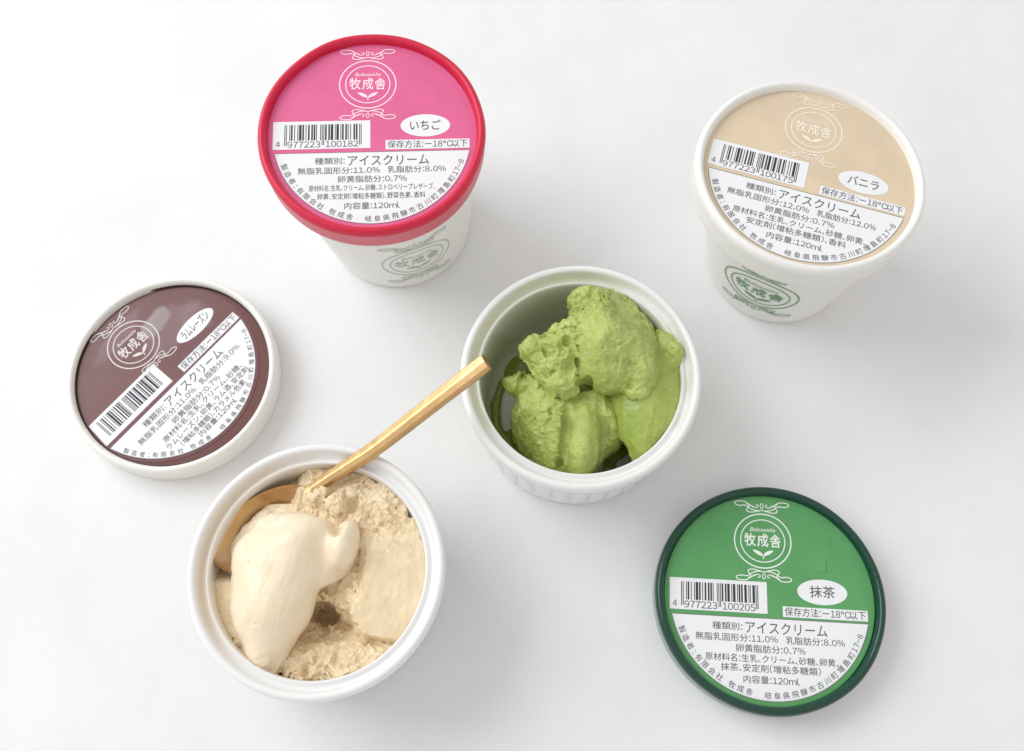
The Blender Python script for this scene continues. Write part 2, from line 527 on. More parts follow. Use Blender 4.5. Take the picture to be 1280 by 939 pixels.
RD = 34.5
def build_label(parent, key, code, flavour, lines, digits=True, shift=(0, 0), emb_uv=(-0.045, 0.55), oval_uv=(0.512, 0.08), face_shift=False, oval_r=(0.24, 0.122)):
    """printed lid top; parent's origin is the centre of the lid face, x along the text"""
    u = RD
    sx, sy = shift
    # disc face
    f = Flat()
    if face_shift:
        b = Flat(); b.ellipse(0, 0, RD + 0.2, RD + 0.2, 128)
        b.obj('lid_board', 0.0, M['brown_base'], parent)
        th = np.linspace(0, 2 * math.pi, 160, endpoint=False)
        f.fan((0, 0), [(sx + 34.2 * math.cos(t), sy + 34.2 * math.sin(t)) for t in th])
        f.obj('label_sticker', 0.16, M[key + '_face'], parent, clip=RD - 0.35)
        z0 = 0.16
        V, F = lathe([(34.56, -0.2), (34.66, 0.5), (34.76, 1.15)], 160)
        mesh_obj('rim_lining', V, F, M['brown_edge'], parent)
    else:
        th = np.linspace(0, 2 * math.pi, 128, endpoint=False)
        # concentric rings so the paper face can carry a faint cushion shape
        V, F = [(0, 0, 0)], []
        rr = [8, 16, 24, 30, 33, RD + 0.2]
        for j, r in enumerate(rr):
            for t in th: V.append((r * math.cos(t), r * math.sin(t), 0))
        n = len(th)
        for i in range(n): F.append((0, 1 + i, 1 + (i + 1) % n))
        for j in range(len(rr) - 1):
            a, b2 = 1 + j * n, 1 + (j + 1) * n
            for i in range(n): F.append((a + i, b2 + i, b2 + (i + 1) % n, a + (i + 1) % n))
        mesh_obj('label_face', V, F, M[key + '_face'], parent)
        z0 = 0.0
    clip = RD - 0.1 if not face_shift else RD - 0.4
    # white information panel: circle segment under a chord
    Rp, cv = 0.955 * u, -0.197 * u
    a = math.asin(cv / Rp)
    arc = [(sx + Rp * math.cos(t), sy + Rp * math.sin(t)) for t in np.linspace(a, -math.pi - a, 90)]
    chord = [(sx + x, sy + cv) for x in np.linspace(-Rp * math.cos(a), Rp * math.cos(a), 14)[1:-1]]
    pts = arc + chord
    p = Flat(); p.fan((sx, sy - 0.5 * u), pts)
    p.obj('information_panel', z0 + 0.06, M['white'], parent, clip=clip)
    ol = Flat(); ol.strip(np.array(pts), 0.22, True)
    ol.obj('panel_outline', z0 + 0.09, M['line'], parent, clip=clip)
    # barcode
    b = Flat()
    b.rect(sx - 0.955 * u, sy - 0.154 * u, sx - 0.02 * u, sy + 0.148 * u, 24)
    b.obj('barcode_box', z0 + 0.06, M['white'], parent, clip=clip)
    bars = Flat()
    s = ean(code)
    x0, x1 = sx - 0.845 * u, sx - 0.105 * u
    w = (x1 - x0) / len(s)
    i = 0
    while i < len(s):
        if s[i] == '1':
            j = i
            while j < len(s) and s[j] == '1': j += 1
            guard = i < 3 or i >= 92 or 45 <= i < 50
            yb = (-0.115 if guard else -0.06) * u
            if not digits: yb = -0.10 * u
            bars.rect(x0 + i * w, sy + yb, x0 + j * w, sy + 0.112 * u)
            i = j
        else: i += 1
    bars.obj('barcode_bars', z0 + 0.09, M['barink'], parent, clip=clip)
    # storage strip and flavour oval
    st = Flat(); st.rect(sx + 0.126 * u, sy - 0.174 * u, sx + 0.935 * u, sy - 0.073 * u, 16)
    st.obj('storage_strip', z0 + 0.06, M['white'], parent, clip=clip)
    ov = Flat(); ov.ellipse(sx + oval_uv[0] * u, sy + oval_uv[1] * u, oval_r[0] * u, oval_r[1] * u)
    ov.obj('flavour_oval', z0 + 0.06, M['white'], parent)
    # lettering
    t = Flat()
    if digits:
        put_text(t, code[0], sx - 0.925 * u, sx - 0.885 * u, sy - 0.098 * u, 0.082 * u)
        put_text(t, code[1:7], sx - 0.815 * u, sx - 0.50 * u, sy - 0.104 * u, 0.088 * u)
        put_text(t, code[7:], sx - 0.45 * u, sx - 0.135 * u, sy - 0.104 * u, 0.088 * u)
    put_text(t, '保存方法:ー18℃以下', sx + 0.145 * u, sx + 0.915 * u, sy - 0.123 * u, 0.088 * u)
    fw_ = oval_r[0] * u * (0.5 if len(flavour) < 3 else (0.62 if len(flavour) < 4 else 0.72))
    put_text(t, flavour, sx + oval_uv[0] * u - fw_, sx + oval_uv[0] * u + fw_, sy + oval_uv[1] * u, 0.122 * u, 0.004)
    for (txt, xa, xb, v, size) in lines:
        put_text(t, txt, sx + xa * u, sx + xb * u, sy + v * u, size * u)
    put_arc(t, '製造者:有限会社 牧成舎  岐阜県飛騨市古川町増島町17-8', (0.905 if not face_shift else 0.915) * u, 199.5, 341, (0.069 if not face_shift else 0.062) * u, (sx, sy))
    t.obj('label_lettering', z0 + 0.12, M['ink'], parent)
    e = Flat(); emblem(e, sx + emb_uv[0] * u, sy + emb_uv[1] * u, 9.5)
    e.obj('printed_emblem', z0 + 0.06, M[key + '_emb'], parent)

HEAD = [('種類別:', -0.55, -0.265, -0.288, 0.078), ('アイスクリーム', -0.235, 0.54, -0.29, 0.128)]
def nums(a, b):
    return [('無脂乳固形分:%s' % a, -0.71, 0.07, -0.392, 0.078), ('乳脂肪分:%s' % b, 0.145, 0.70, -0.392, 0.078),
            ('卵黄脂肪分:0.7%', -0.33, 0.325, -0.486, 0.078)]
VOL = [('内容量:120ml', -0.265, 0.26, -0.768, 0.078)]
LINES_MATCHA = HEAD + nums('11.0%', '8.0%') + [('原材料名:生乳、クリーム、砂糖、卵黄、', -0.62, 0.63, -0.577, 0.078), ('抹茶、安定剤(増粘多糖類)', -0.475, 0.46, -0.665, 0.078)] + VOL
LINES_BERRY = HEAD + nums('11.0%', '8.0%') + [('原材料名:生乳、クリーム、砂糖、ストロベリープレザーブ、', -0.60, 0.59, -0.577, 0.070), ('卵黄、安定剤(増粘多糖類)、野菜色素、香料', -0.52, 0.50, -0.665, 0.070)] + VOL
LINES_VANILLA = HEAD + nums('12.0%', '12.0%') + [('原材料名:生乳、クリーム、砂糖、卵黄、', -0.62, 0.63, -0.577, 0.078), ('安定剤(増粘多糖類)、香料', -0.475, 0.46, -0.665, 0.078)] + VOL
LINES_RUM = HEAD + nums('11.0%', '9.0%') + [('原材料名:生乳、クリーム、砂糖、', -0.53, 0.56, -0.565, 0.074), ('ラムレーズン、卵黄、ラム酒、安定剤', -0.56, 0.58, -0.648, 0.074),
             ('(増粘多糖類)、カラメル色素', -0.44, 0.46, -0.728, 0.074), ('内容量:120ml', -0.25, 0.26, -0.802, 0.070)]

rng = np.random.default_rng(7)
def wob(seed, amp):
    r = np.random.default_rng(seed)
    ph = r.uniform(0, 6.28, 9); am = r.normal(0, 1, 9) / np.arange(2, 11) ** 0.9
    am *= amp
    return lambda a: sum(am[i] * math.cos((i + 2) * a + ph[i]) for i in range(9))

RIM = [(r, z * 1.22) for r, z in [(34.6, -0.3), (34.75, 0.3), (34.85, 0.9), (35.05, 1.5), (35.4, 2.0), (35.9, 2.3), (36.4, 2.36), (36.9, 2.2), (37.35, 1.8), (37.65, 1.25), (37.78, 0.6), (37.8, 0.0)]]
SKIRT = [(37.78, 0.02), (37.72, -1), (37.62, -2.5), (37.52, -4.5), (37.45, -6.5), (37.4, -7.6), (37.25, -7.95), (36.9, -7.9), (36.85, -7.0), (36.9, -3)]

def dent(parent, key, x, y, wx, wy, h):
    V, F = [], []
    n = 16
    for j in range(n + 1):
        for i in range(n + 1):
            u_, v_ = i / n * 2 - 1, j / n * 2 - 1
            e = max(0.0, 1 - u_ ** 6) * max(0.0, 1 - v_ ** 6)
            V.append((x + u_ * wx, y + v_ * wy, 0.01 + h * e ** 0.7 * (0.6 + 0.4 * u_)))
    for j in range(n):
        for i in range(n):
            a = j * (n + 1) + i
            F.append((a, a + 1, a + n + 2, a + n + 1))
    mesh_obj('dent', V, F, M[key + '_face'], parent)

def lid_shell(parent_mesh_name, key, parent, seed):
    w1, w2 = wob(seed, 0.15), wob(seed + 50, 0.20)
    def warp(r, z, a, j):
        return r + w1(a), z + w2(a) * (0.6 if z > -5 else 0.0), 0, 0
    V, F = lathe(RIM, 192, warp)
    rim = mesh_obj(parent_mesh_name, V, F, M[key + '_rim'], parent)
    V, F = lathe(SKIRT, 192, warp)
    return rim, (V, F)

# ------------------------------------------------------------------ the setting: white paper covered tabletop
gn = 120
xs = np.linspace(-900, 900, gn)
V, F = [], []
for y in xs:
    for x in xs:
        V.append((x, y, 0.0))
for j in range(gn - 1):
    for i in range(gn - 1):
        F.append((j * gn + i, j * gn + i + 1, (j + 1) * gn + i + 1, (j + 1) * gn + i))
tag(mesh_obj('tabletop', V, F, M['table']), 'white paper covered tabletop under all the ice cream', 'tabletop', kind='structure')

# ------------------------------------------------------------------ loose lids
def loose_lid(key, xy, ang, label, seed, **kw):
    t = empty('round_paper_tub_cap', (*xy, 0))
    tag(t, label, 'lid', 'loose lids lying on the table')
    rim, (V, F) = lid_shell('rim', key, t, seed)
    rim.location = (0, 0, 8.0 * MM)
    mesh_obj('skirt', V, F, M[key + '_skirt'], t, loc=(0, 0, 8.0))
    face = empty('label', (0, 0, 8.0))
    face.parent = t
    face.rotation_euler = (0, 0, R_(ang))
    build_label(face, key, **kw)
    if key == 'green':
        dent(face, key, 18.0, 11.5, 1.5, 2.2, 0.45)
        dent(face, key, -20.5, 8.5, 0.5, 0.5, 0.25)
        dent(face, key, -26, 6.2, 0.4, 0.3, 0.2)
        dent(face, key, 19.5, 20, 2.0, 1.6, 0.2)
    return t
loose_lid('green', (84.6, -83.0), -3.8, 'green paper lid with dark green rim lying flat on the table', 3,
          code='4977223100205', flavour='抹茶', lines=LINES_MATCHA)
pale_blotches(M['brown_face'], s2l((111, 70, 70)), [(9.5, 19.5, 7.5, 4.2, 10, 0.75, BLOTCH), (20.5, 9.5, 6.5, 7.0, 30, 0.45, BLOTCH2), (12, 14, 14, 8, 0, 0.4, BLOTCH2), (-3, 26, 14, 4, 10, 0.35, BLOTCH2)])
a_ = R_(49.7)
shx = -3.5 * math.cos(a_) + 1.0 * math.sin(a_)
shy = 3.5 * math.sin(a_) + 1.0 * math.cos(a_)
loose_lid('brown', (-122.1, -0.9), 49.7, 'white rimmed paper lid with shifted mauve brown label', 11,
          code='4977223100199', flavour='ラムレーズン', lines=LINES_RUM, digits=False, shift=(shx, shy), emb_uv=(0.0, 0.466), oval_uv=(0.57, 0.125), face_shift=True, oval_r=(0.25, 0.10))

# ------------------------------------------------------------------ lidded cups
def cup(key, xy, zc, tilt, ang, base, Rb, label, print_mat, emb_ang, emb_z, emb_r, seed, **kw):
    t = empty('ice_cream_cup', (*xy, 0))
    tag(t, label, 'ice cream cup', 'lidded ice cream cups standing on the table')
    tx, ty = R_(tilt[0]), R_(tilt[1])
    n = Vector((math.tan(ty), -math.tan(tx), 1)).normalized()
    q = Vector((0, 0, 1)).rotation_difference(n)
    zt = zc - 3.0
    Rt = 35.2
    w = wob(seed + 9, 0.10)
    def pt(a, s, r_off=0.0):
        """point on the cup wall: s=0 at the table, 1 under the lid"""
        z = s * zt
        r = Rb + (Rt - Rb) * s + r_off
        cx, cy = base[0] * (1 - s), base[1] * (1 - s)
        x, y = r * math.cos(a), r * math.sin(a)
        z += s * s * (x * -n.x / n.z + y * -n.y / n.z)
        return (cx + x, cy + y, z)
    V, F = [], []
    rows = [(-1, 0)] + [(s, 0) for s in np.linspace(0.03, 1, 30)]
    nn = 160
    for i in range(nn):
        a = 2 * math.pi * i / nn
        V.append(((Rb - 1.0) * math.cos(a) + base[0], (Rb - 1.0) * math.sin(a) + base[1], 0.05))
        V.append(((Rb - 0.2) * math.cos(a) + base[0], (Rb - 0.2) * math.sin(a) + base[1], 0.4))
        for s in np.linspace(0.03, 1, 28):
            V.append(pt(a, s, w(a) * 0.6))
    k = 30
    for i in range(nn):
        b, c = i * k, ((i + 1) % nn) * k
        for j in range(k - 1): F.append((b + j, c + j, c + j + 1, b + j + 1))
    body = mesh_obj('paper_cup', V, F, M['paper'], t)
    e = Flat(); emblem(e, 0, 0, emb_r, bold=1.0)
    def fn(x, y, l):
        s = (emb_z + y) / zt
        r = Rb + (Rt - Rb) * s
        return pt(R_(emb_ang) + x / r, s, 0.14 + l)
    e.obj('printed_emblem', 0, print_mat, body, fn=fn)
    rim, (V, F) = lid_shell('lid', key, t, seed)
    rim.location = (0, 0, zc * MM)
    rim.rotation_mode = 'QUATERNION'
    from mathutils import Quaternion
    rim.rotation_quaternion = q @ Quaternion((0, 0, 1), R_(ang))
    mesh_obj('skirt', V, F, M[key + '_skirt'], rim)
    build_label(rim, key, **kw)
    return t
cup('pink', (-45.7, 63.2), 62.0, (3.64, 1.82), 1.8, (2.5, 0.0), 27.0,
    'white paper cup with pink lid and red rim', M['grey_print'], -68.5, 25.5, 13.0, 21,
    code='4977223100182', flavour='いちご', lines=LINES_BERRY)
cup('cream', (97.8, 45.2), 62.0, (-3.49, 2.16), -17.2, (3.5, 0.0), 25.5,
    'white paper cup with beige topped white rimmed lid', M['green_print'], -117, 30.5, 14.0, 33,
    code='4977223100175', flavour='バニラ', lines=LINES_VANILLA)

# ------------------------------------------------------------------ ramekins
RAM = [(0.0, 2.2), (20, 2.2), (30, 2.0), (32.0, 1.2), (32.6, 0.15), (34.2, 0.1), (35.0, 0.8)]
for z in np.linspace(2, 29, 12): RAM.append((35.2 + (z - 2) / 27 * 1.9, z))
RAM += [(37.3, 30.0), (38.2, 30.8), (39.0, 31.3), (39.4, 32.2), (39.6, 34), (39.75, 36.2), (39.6, 37.4), (39.1, 38.2), (38.4, 38.5), (37.6, 38.35), (37.1, 37.8), (36.75, 36.9),
        (36.35, 35.7), (35.8, 34.9), (35.1, 34.8), (34.6, 35.15), (34.1, 35.6), (33.75, 35.55), (33.45, 35.0), (33.25, 34.0), (33.05, 31), (32.8, 26), (32.3, 18), (31.7, 11), (30.8, 7.5), (29, 5.2), (26, 4.2), (20, 4.0), (10, 4.0), (0.0, 4.0)]
def ram_warp(r, z, a, j):
    if 6 < j < 19:
        t = (z - 2) / 27
        env = min(1, max(0, (1 - t) * 6)) * min(1, max(0.25, t * 6))
        f = abs(math.sin(a * 17))
        return r - 0.0 + env * (1.35 * f ** 0.6 - 1.0), z, 0, 0
    return r, z, 0, 0
def ramekin(xy, label, m):
    V, F = lathe(RAM, 408, ram_warp)
    o = mesh_obj('ramekin', V, F, m, None, loc=(*xy, 0))
    return tag(o, label, 'ramekin', 'white fluted ramekins holding ice cream')
MAT_XY, COF_XY = (22.6, -13.8), (-60.8, -76.6)
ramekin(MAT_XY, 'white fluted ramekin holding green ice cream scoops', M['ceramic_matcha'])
ramekin(COF_XY, 'white fluted ramekin filled with tan ice cream under the spoon', M['ceramic_coffee'])

# ------------------------------------------------------------------ implicit-surface modelling for the ice cream
def ihash(ix, iy, iz, seed):
    h = (ix.astype(np.uint32) * np.uint32(73856093)) ^ (iy.astype(np.uint32) * np.uint32(19349663)) ^ (iz.astype(np.uint32) * np.uint32(83492791)) ^ np.uint32((seed * 2654435761) & 0xffffffff)
    h ^= h >> np.uint32(16); h *= np.uint32(0x7feb352d); h ^= h >> np.uint32(15); h *= np.uint32(0x846ca68b); h ^= h >> np.uint32(16)
    return h
def hf(h): return h.astype(np.float32) / np.float32(4294967295.0)

def vnoise(P, f, seed):
    Q = P * f
    i = np.floor(Q).astype(np.int64)
    t = (Q - i).astype(np.float32)
    t = t * t * t * (t * (t * 6 - 15) + 10)
    o = 0
    for dx in (0, 1):
        wx = t[:, 0] if dx else 1 - t[:, 0]
        for dy in (0, 1):
            wy = t[:, 1] if dy else 1 - t[:, 1]
            for dz in (0, 1):
                wz = t[:, 2] if dz else 1 - t[:, 2]
                o = o + wx * wy * wz * hf(ihash(i[:, 0] + dx, i[:, 1] + dy, i[:, 2] + dz, seed))
    return o * 2 - 1
def fbm(P, f, seed, octs=4, gain=0.5):
    o, a = 0, 1.0
    for k in range(octs):
        o = o + a * vnoise(P + 17.3 * k, f, seed + k)
        f *= 2.03; a *= gain
    return o
def worley(P, f, seed):
    Q = P * f
    i = np.floor(Q).astype(np.int64)
    best = np.full(len(P), 9.0, np.float32)
    for dx in (-1, 0, 1):
        for dy in (-1, 0, 1):
            for dz in (-1, 0, 1):
                c = i + np.array([dx, dy, dz])
                h1 = hf(ihash(c[:, 0], c[:, 1], c[:, 2], seed)); h2 = hf(ihash(c[:, 0], c[:, 1], c[:, 2], seed + 91)); h3 = hf(ihash(c[:, 0], c[:, 1], c[:, 2], seed + 177))
                d = (c[:, 0] + h1 - Q[:, 0]) ** 2 + (c[:, 1] + h2 - Q[:, 1]) ** 2 + (c[:, 2] + h3 - Q[:, 2]) ** 2
                best = np.minimum(best, d.astype(np.float32))
    return np.sqrt(best)

def smin(a, b, k):
    h = np.clip(0.5 + 0.5 * (b - a) / k, 0, 1)
    return b * (1 - h) + a * h - k * h * (1 - h)
def smax(a, b, k): return -smin(-a, -b, k)
def sst(a, b, x):
    t = np.clip((x - a) / (b - a), 0, 1)
    return t * t * (3 - 2 * t)
def ell(P, c, r, rz=0.0, rx=0.0, ry=0.0):
    Q = P - np.array(c, np.float32)
    if rz or rx or ry:
        m = np.array(Euler((R_(rx), R_(ry), R_(rz))).to_matrix(), np.float32)
        Q = Q @ m
    r = np.array(r, np.float32)
    k0 = np.linalg.norm(Q / r, axis=1)
    k1 = np.linalg.norm(Q / (r * r), axis=1) + 1e-9
    return k0 * (k0 - 1) / k1
def plane(P, p, n):
    n = np.array(n, np.float32); n /= np.linalg.norm(n)
    return (P - np.array(p, np.float32)) @ n
def capsule(P, a, b, r):
    a = np.array(a, np.float32); b = np.array(b, np.float32)
    ba = b - a
    h = np.clip(((P - a) @ ba) / (ba @ ba), 0, 1)
    return np.linalg.norm(P - a - h[:, None] * ba, axis=1) - r
def wall_r(z): return np.interp(z, [4.0, 5.2, 7.5, 11, 18, 26, 31, 34, 35.0, 35.7, 36.5, 38, 60], [24.4, 29.2, 31.0, 31.9, 32.5, 33.0, 33.3, 33.5, 33.7, 34.2, 36.2, 40, 40]).astype(np.float32)
def in_bowl(P, d):
    d = np.maximum(d, np.hypot(P[:, 0], P[:, 1]) - wall_r(P[:, 2]))
    return np.maximum(d, 4.15 - P[:, 2])

def nets(fn, lo, hi, h, detail=None):
    lo = np.array(lo, np.float32); hi = np.array(hi, np.float32)
    n = np.ceil((hi - lo) / h).astype(int) + 1
    ax = [lo[k] + h * np.arange(n[k], dtype=np.float32) for k in range(3)]
    G = np.empty(tuple(n), np.float32)
    for i in range(0, n[0], 24):
        X, Y, Z = np.meshgrid(ax[0][i:i + 24], ax[1], ax[2], indexing='ij')
        P = np.stack([X.ravel(), Y.ravel(), Z.ravel()], 1)
        d = fn(P)
        if detail is not None:
            m = np.abs(d) < 3.2
            if m.any(): d[m] = detail(P[m], d[m])
        G[i:i + 24] = d.reshape(X.shape)
    G[0] = np.maximum(G[0], .1); G[-1] = np.maximum(G[-1], .1); G[:, 0] = np.maximum(G[:, 0], .1); G[:, -1] = np.maximum(G[:, -1], .1)
    G[:, :, 0] = np.maximum(G[:, :, 0], .1); G[:, :, -1] = np.maximum(G[:, :, -1], .1)
    S = G < 0
    cs = np.zeros(tuple(n - 1), np.uint8)
    corners = [(a, b, c) for a in (0, 1) for b in (0, 1) for c in (0, 1)]
    def sub(A, o): return A[o[0]:n[0] - 1 + o[0], o[1]:n[1] - 1 + o[1], o[2]:n[2] - 1 + o[2]]
    for o in corners: cs += sub(S, o)
    act = np.argwhere((cs > 0) & (cs < 8))
    idx = -np.ones(tuple(n - 1), np.int64)
    idx[act[:, 0], act[:, 1], act[:, 2]] = np.arange(len(act))
    acc = np.zeros((len(act), 3), np.float32); cnt = np.zeros(len(act), np.float32)
    for o in corners:
        for k in range(3):
            if o[k]: continue
            o2 = list(o); o2[k] = 1
            ga = G[act[:, 0] + o[0], act[:, 1] + o[1], act[:, 2] + o[2]]
            gb = G[act[:, 0] + o2[0], act[:, 1] + o2[1], act[:, 2] + o2[2]]
            m = (ga < 0) != (gb < 0)
            t = np.where(m, ga / np.where(ga == gb, 1, ga - gb), 0)
            p = np.tile(np.array(o, np.float32), (len(act), 1))
            p[:, k] = t
            acc[m] += p[m]; cnt[m] += 1
    V = lo + h * (act + acc / np.maximum(cnt, 1)[:, None])
    F = []
    for k in range(3):
        a, b = (k + 1) % 3, (k + 2) % 3
        sl1 = [slice(None)] * 3; sl1[k] = slice(0, n[k] - 1)
        sl2 = [slice(None)] * 3; sl2[k] = slice(1, n[k])
        s1, s2 = S[tuple(sl1)], S[tuple(sl2)]
        e = np.argwhere(s1 != s2)
        e = e[(e[:, a] > 0) & (e[:, b] > 0) & (e[:, a] < n[a] - 1) & (e[:, b] < n[b] - 1)]
        def at(da, db):
            q = e.copy(); q[:, a] += da; q[:, b] += db
            return idx[q[:, 0], q[:, 1], q[:, 2]]
        quad = np.stack([at(-1, -1), at(0, -1), at(0, 0), at(-1, 0)], 1)
        flip = ~s1[e[:, 0], e[:, 1], e[:, 2]]
        quad[flip] = quad[flip][:, ::-1]
        F.append(quad)
    return V, np.concatenate(F)

def fast_mesh(name, V, F, material, parent):
    me = bpy.data.meshes.new(name)
    me.vertices.add(len(V)); me.vertices.foreach_set('co', (np.asarray(V, np.float32) * MM).ravel())
    me.loops.add(F.size); me.loops.foreach_set('vertex_index', F.ravel().astype(np.int32))
    me.polygons.add(len(F))
    me.polygons.foreach_set('loop_start', np.arange(0, F.size, 4, dtype=np.int32))
    me.polygons.foreach_set('loop_total', np.full(len(F), 4, np.int32))
    me.polygons.foreach_set('use_smooth', np.ones(len(F), bool))
    me.materials.append(material)
    me.update(calc_edges=True); me.validate()
    o = bpy.data.objects.new(name, me)
    COL.objects.link(o)
    if parent: o.parent = parent
    return o

# rough torn texture: pits + grains
def torn(P, seed, amp):
    """torn, folded surface: warped ridges, scattered pits, grain, all in patches"""
    Q = P + 2.2 * np.stack([vnoise(P, .22, seed + 5), vnoise(P, .22, seed + 6), vnoise(P, .22, seed + 7)], 1)
    ridge = 0.42 - np.abs(vnoise(Q * [1.25, 0.8, 1], 0.21, seed + 1)) * 1.5
    ridge2 = 0.40 - np.abs(vnoise(Q, 0.5, seed + 2)) * 1.5
    pits = np.clip(0.30 - worley(Q, 0.30, seed), 0, 1) * 5.0
    grain = worley(P, 0.8, seed + 3) - 0.5
    patch = 0.45 + 0.55 * sst(-0.35, 0.35, vnoise(P, 0.13, seed + 4))
    return amp * (-1.15 * ridge - 0.6 * ridge2 * patch + 0.9 * pits * patch + 0.5 * grain * patch + 0.45 * fbm(P, 0.55, seed + 11, 3, 0.55) * patch)
def drag(P, t, n, f, seed):
    """scoop drag lines running along t, varying along n"""
    t = np.array(t, np.float32); t /= np.linalg.norm(t)
    n = np.array(n, np.float32); n /= np.linalg.norm(n)
    b = np.cross(t, n)
    Q = np.stack([(P @ t) * 0.07, (P @ n) * f, (P @ b) * 0.12], 1)
    Q[:, 1] += 0.7 * vnoise(P, 0.09, seed + 8)
    return vnoise(Q, 1.0, seed) + 0.5 * vnoise(Q * [1.5, 2.3, 1], 1.0, seed + 1)

# ---- matcha
matcha = empty('matcha_ice_cream', (*MAT_XY, 0))
tag(matcha, 'green matcha ice cream scoops melting in the ramekin', 'ice cream')

def f_top(P):
    d = ell(P, (11.5, 11.8, 35.5), (14.8, 18.4, 17.4), rz=-12)
    d = smax(d, plane(P, (3.0, 11, 48.0), (-0.80, 0.05, 0.62)), 1.2)
    d = smax(d, plane(P, (18, 15, 43.0), (0.62, 0.42, 0.66)), 2.0)
    d = smax(d, plane(P, (13, 2, 46.5), (0.22, -0.58, 0.78)), 2.5)
    d = smin(d, ell(P, (3, 23.2, 41), (6.5, 6.2, 7.5)), 3)
    d = smin(d, ell(P, (-6.5, 7, 34), (10.5, 9.5, 10.5), rz=20), 3)
    d = smin(d, ell(P, (-2.5, 15.5, 38), (7, 6.5, 6)), 2)
    d = smin(d, ell(P, (-15, 9.0, 36), (5.2, 4.6, 5)), 2.0)
    d = smin(d, ell(P, (-5.5, -1.5, 33), (7, 6, 7.5)), 2.0)
    d = smin(d, ell(P, (20, 0.5, 34), (6.5, 8, 11)), 3)
    d = smin(d, ell(P, (18.5, -6.5, 37), (4.2, 3.2, 3.6)), 1.5)
    d = smax(d, -ell(P, (-6.5, 19.5, 44), (4.5, 3.2, 8), rz=25), 1.5)
    d = smax(d, -ell(P, (-11, 6, 45), (3.2, 2.2, 4.5), rz=30), 1.2)
    d = smax(d, -ell(P, (-4.5, 9, 46), (1.8, 3.2, 5), rz=-25), 1.0)
    d = smax(d, -ell(P, (-1.5, 2.0, 44), (1.3, 2.2, 4), rz=15), 0.8)
    d = smax(d, -ell(P, (1.8, -3.4, 34), (2.6, 2.0, 9), rz=15), 0.6)
    return in_bowl(P, d)
def d_top(P, d):
    left = 1 - sst(-3, 4, P[:, 0])
    topb = sst(14, 22, P[:, 1])
    facet = sst(-2.5, 1.5, P[:, 0]) * (1 - sst(4.5, 7, P[:, 0])) * (1 - topb) 
    w = np.clip(0.42 + 0.85 * left + 0.5 * topb - 0.32 * facet, 0.06, 1.1)
    g = (0.42 * (worley(P, 0.7, 77) - 0.5) + 0.3 * (worley(P, 1.3, 78) - 0.5)) * (0.25 + 0.75 * sst(3, 7, P[:, 0]))
    g = g + 0.30 * drag(P, (0.3, -1, -.3), (1, .3, 0), 0.42, 36) * sst(2, 6, P[:, 0])
    return in_bowl(P, d + torn(P, 31, 1.0) * w * 0.95 + g)
def f_low(P):
    d = ell(P, (-8, -11, 17), (15.5, 14, 17))
    d = smin(d, ell(P, (-4, -20, 17), (13, 11.5, 14.5)), 3)
    d = smin(d, ell(P, (4, -9, 20), (9.5, 11, 13.5)), 2.5)
    d = smin(d, ell(P, (-18.5, 0.5, 24), (7.0, 4.4, 5.5), rz=-15), 3)
    d = smin(d, ell(P, (-9, 0, 20), (9, 5, 13)), 3)
    d = smax(d, plane(P, (-20.5, -14, 22), (-0.8, -0.42, 0.4)), 1.5)
    d = smin(d, ell(P, (8.5, -12, 19), (7.5, 10, 13)), 2)
    d = smax(d, plane(P, (-3, -18, 34.5), (0.12, -0.45, 0.88)), 2.5)
    lobe = ell(P, (1.0, -18.5, 24.8), (6.6, 14.5, 11.5), rz=-8)
    d = smin(d, lobe, 0.4)
    d = smax(d, -capsule(P, (-3.8, -4, 36), (-6.2, -28, 29), 1.7), 0.9)
    d = smax(d, -capsule(P, (7.0, -10, 36), (9.2, -24, 25), 1.6), 0.8)
    d = smax(d, -ell(P, (-10, -12, 34.5), (1.0, 2.2, 2.5), rz=20), 1.2)
    d = smax(d, -ell(P, (-7.5, -27.5, 27), (1.6, 1.0, 3), rz=30), 1.2)
    d = smax(d, -ell(P, (1.8, -0.6, 28), (3.8, 3.0, 14), rz=12), 0.8)
    return in_bowl(P, d)
def d_low(P, d):
    lob = ell(P, (1.0, -18.5, 24.8), (6.6, 14.5, 11.5), rz=-8)
    smooth = np.exp(-np.clip(lob, 0, 9) / 1.5) * (lob < 2.5)
    edge = sst(-6, 1, P[:, 1])
    w = 0.62 * (1 - 0.85 * smooth) + 0.6 * edge + 0.35 * (P[:, 2] < 18)
    g = 0.35 * (worley(P, 1.1, 79) - 0.5) * (1 - 0.85 * smooth)
    g = g + 0.22 * drag(P, (0.1, -1, -.4), (1, .1, 0), 0.5, 66)
    return in_bowl(P, d + torn(P, 57, 1.0) * w + g)
def f_slab(P):
    d = ell(P, (23, -4, 22), (15, 25.5, 16.2), rz=4)
    d = smin(d, ell(P, (29, 13, 30), (4.8, 6.5, 6), rz=-25), 2.5)
    d = smin(d, ell(P, (32.5, 8, 33), (3.2, 6, 4.2), rz=10), 2.5)
    d = smin(d, ell(P, (19, -25, 16), (4, 3.6, 9)), 2)
    d = smax(d, -capsule(P, (31.3, 10, 40), (32, 2, 36), 1.1), 1.2)
    d = smax(d, -ell(P, (12, -24, 14), (6.5, 8, 14)), 2)
    return in_bowl(P, d)
def d_slab(P, d):
    edge = sst(6, 14, P[:, 1]) + 0.8 * (1 - sst(-24, -18, P[:, 1])) + 0.7 * sst(29, 33, P[:, 0])
    return in_bowl(P, d + torn(P, 91, 1.0) * np.clip(0.16 + 0.4 * edge, 0, .7) + 0.22 * drag(P, (0.25, 1, 0), (1, -.25, 0), 0.35, 96))
H = 0.33
V, F = nets(f_top, (-24, -12, 17), (30, 33, 55), H, d_top)
fast_mesh('scoop', V, F, M['matcha'], matcha)
